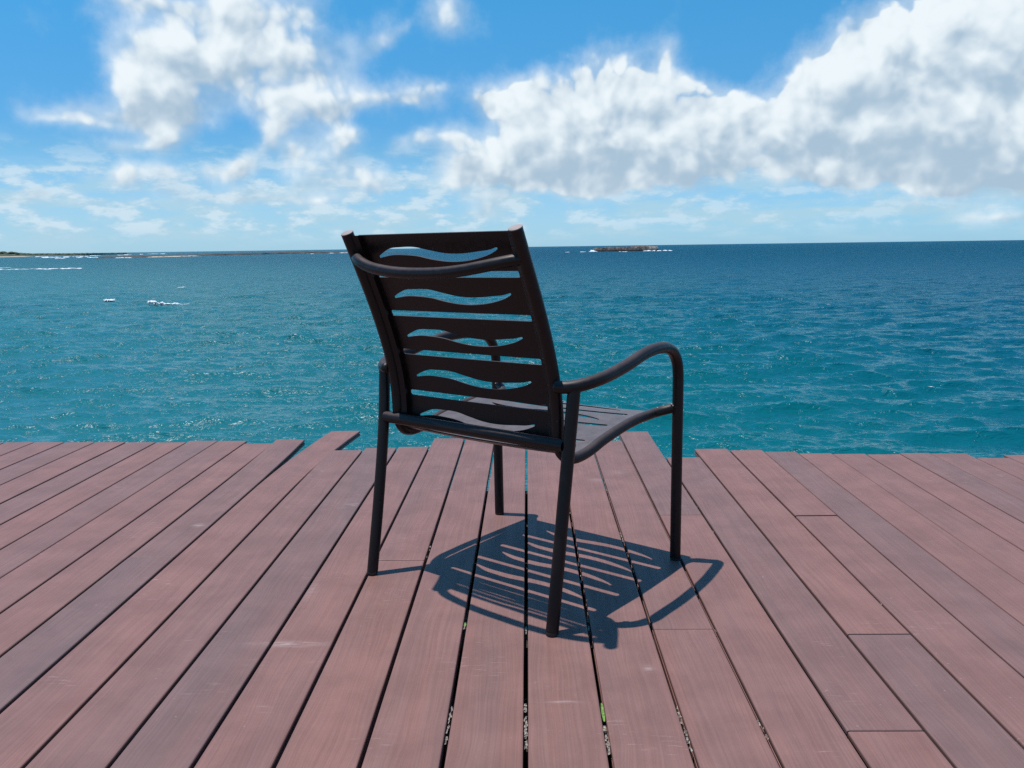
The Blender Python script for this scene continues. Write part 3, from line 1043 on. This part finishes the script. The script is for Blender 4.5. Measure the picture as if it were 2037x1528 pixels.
def wave_cut(t0, k=1.0, sx=0.0):
    def fn(x):
        if x <= WX[0] + sx or x >= WX[-1] + sx:
            return None
        m = _smooth_interp(x - sx, WX, WM)
        h = _smooth_interp(x - sx, WX, WH) * k
        e = min(x - WX[0] - sx, WX[-1] + sx - x) / .004
        if e < 1:
            h *= math.sqrt(max(0.0, 1 - (1 - e) ** 2))
        return t0 + m - h, t0 + m + h
    return fn


def slot_cut(t0, tilt, half, xe, sx=0.0):
    def fn(x):
        x = x - sx
        if abs(x) >= xe:
            return None
        h = half
        e = (xe - abs(x)) / half
        if e < 1:
            h *= math.sqrt(max(0.0, 1 - (1 - e) ** 2))
        m = t0 + tilt * x
        return m - h, m + h
    return fn


def cut_sheet(name, xs, cuts, lo, hi, surf_fn, mat, parent, thick, sub):
    """a metal sheet of slats between cut-outs; cuts are ordered along t, surf_fn(x, t) gives the point"""
    bm = bmesh.new()
    ncut = len(cuts)
    cols = []
    for x in xs:
        br = [lo(x)]
        for c in cuts:
            r = c['f'](x)
            if r is None:
                mid = c['mid'](x)
                r = (mid, mid)
            br += list(r)
        br.append(hi(x))
        cols.append(br)
    grid = []
    for x, br in zip(xs, cols):
        row = []
        for b in range(ncut + 1):
            a0, a1 = br[2 * b], br[2 * b + 1]
            row.append([bm.verts.new(surf_fn(x, a0 + (a1 - a0) * k / sub)) for k in range(sub + 1)])
        grid.append(row)
    for i in range(len(xs) - 1):
        for b in range(ncut + 1):
            for k in range(sub):
                bm.faces.new((grid[i][b][k], grid[i + 1][b][k], grid[i + 1][b][k + 1], grid[i][b][k + 1]))
    bmesh.ops.remove_doubles(bm, verts=bm.verts, dist=0.00003)
    bmesh.ops.recalc_face_normals(bm, faces=bm.faces)
    bmesh.ops.solidify(bm, geom=bm.faces[:], thickness=thick)
    bmesh.ops.recalc_face_normals(bm, faces=bm.faces)
    me = bpy.data.meshes.new(name)
    for f in bm.faces:
        f.smooth = True
    for e in bm.edges:
        if len(e.link_faces) == 2 and e.calc_face_angle(0) > math.radians(50):
            e.smooth = False
    bm.to_mesh(me)
    bm.free()
    me.materials.append(mat)
    o = bpy.data.objects.new(name, me)
    COL.objects.link(o)
    o.parent = parent
    return o


def xcols(lo, hi, extra):
    xs = set(np.round(np.linspace(lo, hi, 84), 5))
    for e in extra:
        for d in (0, .0004, .0012, .0025, .004):
            for s in (-1, 1):
                v = round(e + s * d, 5)
                if lo < v < hi:
                    xs.add(v)
    return sorted(xs)


def build_back():
    cuts = []
    waves = [.445, .553, .662, .7655, .868]
    slots = [.508, .6220, .7265, .827]
    for k in range(5):
        w0 = waves[k]
        cuts.append({'f': wave_cut(w0), 'mid': (lambda x, w0=w0: w0 + _smooth_interp(min(max(x, WX[0]), WX[-1]), WX, WM))})
        if k < 4:
            s0 = slots[k]
            cuts.append({'f': slot_cut(s0, .010, .0075, .2275), 'mid': (lambda x, s0=s0: s0 + .010 * x)})
    xs = xcols(-.2440, .2440, (WX[0], WX[-1], -.2275, .2275))

    def sf(x, z):
        return (x, back_y(z) + .020 + .004 * (x / .24) ** 2 - .004, z)
    cut_sheet('backrest', xs, cuts, lambda x: .4125, lambda x: .9225, sf, MAT_METAL, chair, .0032, 5)


def seat_z(y):
    return float(np.interp(y, [.075, .09, .105, .13, .16, .20, .26, .34, .42, .48, .53, .56, .578], [.424, .4145, .4060, .3975, .3955, .4000, .4135, .4265, .4360, .4375, .4335, .4280, .4200]))


_sz_y = np.linspace(.075, .578, 120)
_sz = np.array([seat_z(y) for y in _sz_y])
for _ in range(6):
    _sz[1:-1] = (_sz[:-2] + 2 * _sz[1:-1] + _sz[2:]) / 4


def build_seat():
    cuts = []
    # along t = -y: nearest the back is the largest t
    wv = [-.513, -.400, -.292, -.179]
    sl = [-.444, -.337, -.227, -.119]
    for k in range(4):
        w0 = wv[k]
        cuts.append({'f': wave_cut(w0, 1.08, .008), 'mid': (lambda x, w0=w0: w0 + _smooth_interp(min(max(x - .008, WX[0]), WX[-1]), WX, WM))})
        s0 = sl[k]
        cuts.append({'f': slot_cut(s0, -.015, .0074, .236, .007), 'mid': (lambda x, s0=s0: s0 - .015 * x)})
    xs = xcols(-.2720, .2780, (WX[0] + .008, WX[-1] + .008, -.229, .243))

    def sf(x, t):
        y = -t
        k = 1.0
        return (x * k, y, float(np.interp(y, _sz_y, _sz)) - .006 * (1 - (x / .27) ** 2))
    cut_sheet('seat', xs, cuts, lambda x: -.5775, lambda x: -.0885, sf, MAT_SHEET, chair, .003, 6)


build_back()
build_seat()
RAIL = [(.262, .0825, .462), (.2625, .0835, .440), (.2640, .0900, .4160), (.2670, .108, .3955), (.2700, .138, .3860), (.2725, .175, .3865), (.274, .210, .3920), (.275, .254, .4030), (.275, .334, .4165),
        (.275, .427, .4265), (.2755, .500, .4280), (.279, .535, .4295), (.290, .556, .4330), (.308, .569, .4385), (.326, .575, .4440)]
for s in (-1, 1):
    fy = .575 if s > 0 else .597
    post = tube('back_post', catmull([(s * .262, p[1], p[2]) for p in post_path[::2] + [post_path[-1]]], 3), TR * 1.04, MAT_METAL, chair)
    # light end cap, tilted with the post
    tp = np.array((s * .262, post_path[-1][1], post_path[-1][2])); tq = np.array((s * .262, post_path[-3][1], post_path[-3][2]))
    tn = (tp - tq) / np.linalg.norm(tp - tq)
    tube('cap', [tp + tn * .0003, tp + tn * .0022, tp + tn * .0034], [TR * 1.07, TR * 1.05, TR * .86], MAT_CAP, post)
    # folded flange that carries the panel along the post
    fl = []
    zz = np.linspace(.442, .9205, 24)
    V, F = [], []
    for z in zz:
        y = back_y(z)
        V += [(s * .2475, y - .003, z), (s * .2475, y + .0205, z), (s * .2335, y + .0205, z), (s * .2335, y + .004, z)]
    for i in range(len(zz) - 1):
        for k in range(4):
            k2 = (k + 1) % 4
            F.append((i * 4 + k, i * 4 + k2, (i + 1) * 4 + k2, (i + 1) * 4 + k))
    F += [(3, 2, 1, 0), tuple(len(V) - 4 + k for k in range(4))]
    o = link_mesh('panel_flange', V, F, MAT_METAL, chair, smooth=False)
    # rear leg: from the arm down and back to the deck
    leg = tube('leg', catmull([(s * .309, .083, .567), (s * .304, .069, .44), (s * .3015, .035, .215), (s * .302, .0, .009)], 8), TR, MAT_METAL, chair)
    tube('foot_glide', [(s * .302, -.0005, .009), (s * .302, -.001, .003), (s * .302, -.001, .0)], [TR * .98, TR * 1.0, TR * .86], MAT_GLIDE, leg)
    # front leg and the bent arm above it
    leg = tube('leg', [(s * .329, fy + .004, .008), (s * .329, fy + .002, .22), (s * .329, fy, .43), (s * .329, fy - .001, .50)], TR, MAT_METAL, chair, cap=False)
    tube('foot_glide', [(s * .329, fy + .004, .009), (s * .329, fy + .004, .003), (s * .329, fy + .004, .0)], [TR * .98, TR * 1.0, TR * .86], MAT_GLIDE, leg)
    k = fy - .575
    arm = [(s * .329, fy - .001, .50), (s * .329, fy - .002, .535), (s * .3295, fy - .011, .571), (s * .330, fy - .035, .600), (s * .332, fy - .072, .6165),
           (s * .337, .455 + k * .7, .6235), (s * .342, .39 + k * .5, .6240), (s * .345, .33, .6170), (s * .347, .265, .6045), (s * .345, .20, .5925), (s * .340, .135, .5835),
           (s * .324, .098, .5765), (s * .300, .073, .5715), (s * .276, .060, .5715)]
    tube('armrest', catmull(arm, 7), TR, MAT_METAL, chair, cap=False)
    rail = [(s * x, y + (fy - .575 if y > .5 else 0), z) for (x, y, z) in RAIL]
    pr = catmull(rail, 7)
    ra = tube('seat_rail', pr, [TR * 1.03 - (TR * 1.03 - .0136) * min(1, q / 26) for q in range(len(pr))], MAT_METAL, chair, cap=False)
    # weld beads where tubes meet
    wl = [lump((s * .309, .084, .5640), .0175, .0175, .009, .1), lump((s * .3005, .074, .436), .0168, .0175, .018, .08),
          lump((s * .318, fy - .006, .4415), .010, .0125, .0145, .1), lump((s * .278, .061, .5715), .011, .0155, .0155, .1)]
    for g_ in wl:
        link_mesh('weld_bead', *g_, MAT_METAL, chair)
    sc_ = [lump((s * .3165, fy - .0125, .4530), .0035, .0022, .0022, .5), lump((s * .3215, fy - .0145, .4500), .0028, .002, .002, .5),
           lump((s * .2835, fy - .031, .4420), .0035, .0035, .0025, .6)]
    for g_ in sc_:
        link_mesh('scraped_spot', *g_, MAT_SCAR, ra)

tube('rear_bar', [(-.2935, .0655, .4345), (0, .0655, .4345), (.2935, .0655, .4345)], .0150, MAT_METAL, chair, cap=False)
hz = back_y(.858)
hp = [(-.258, -.044, .8660), (-.240, -.060, .8640), (-.213, -.0745, .8565), (-.172, -.083, .8450), (-.125, -.089, .8375), (-.065, -.0925, .8320), (0, -.093, .8305), (.070, -.0925, .8325),
      (.130, -.087, .8385), (.180, -.0765, .8470), (.215, -.065, .8540), (.240, -.054, .8590), (.258, -.044, .8620)]
tube('back_handle', catmull(hp, 7), .0135, MAT_METAL, chair, cap=False)
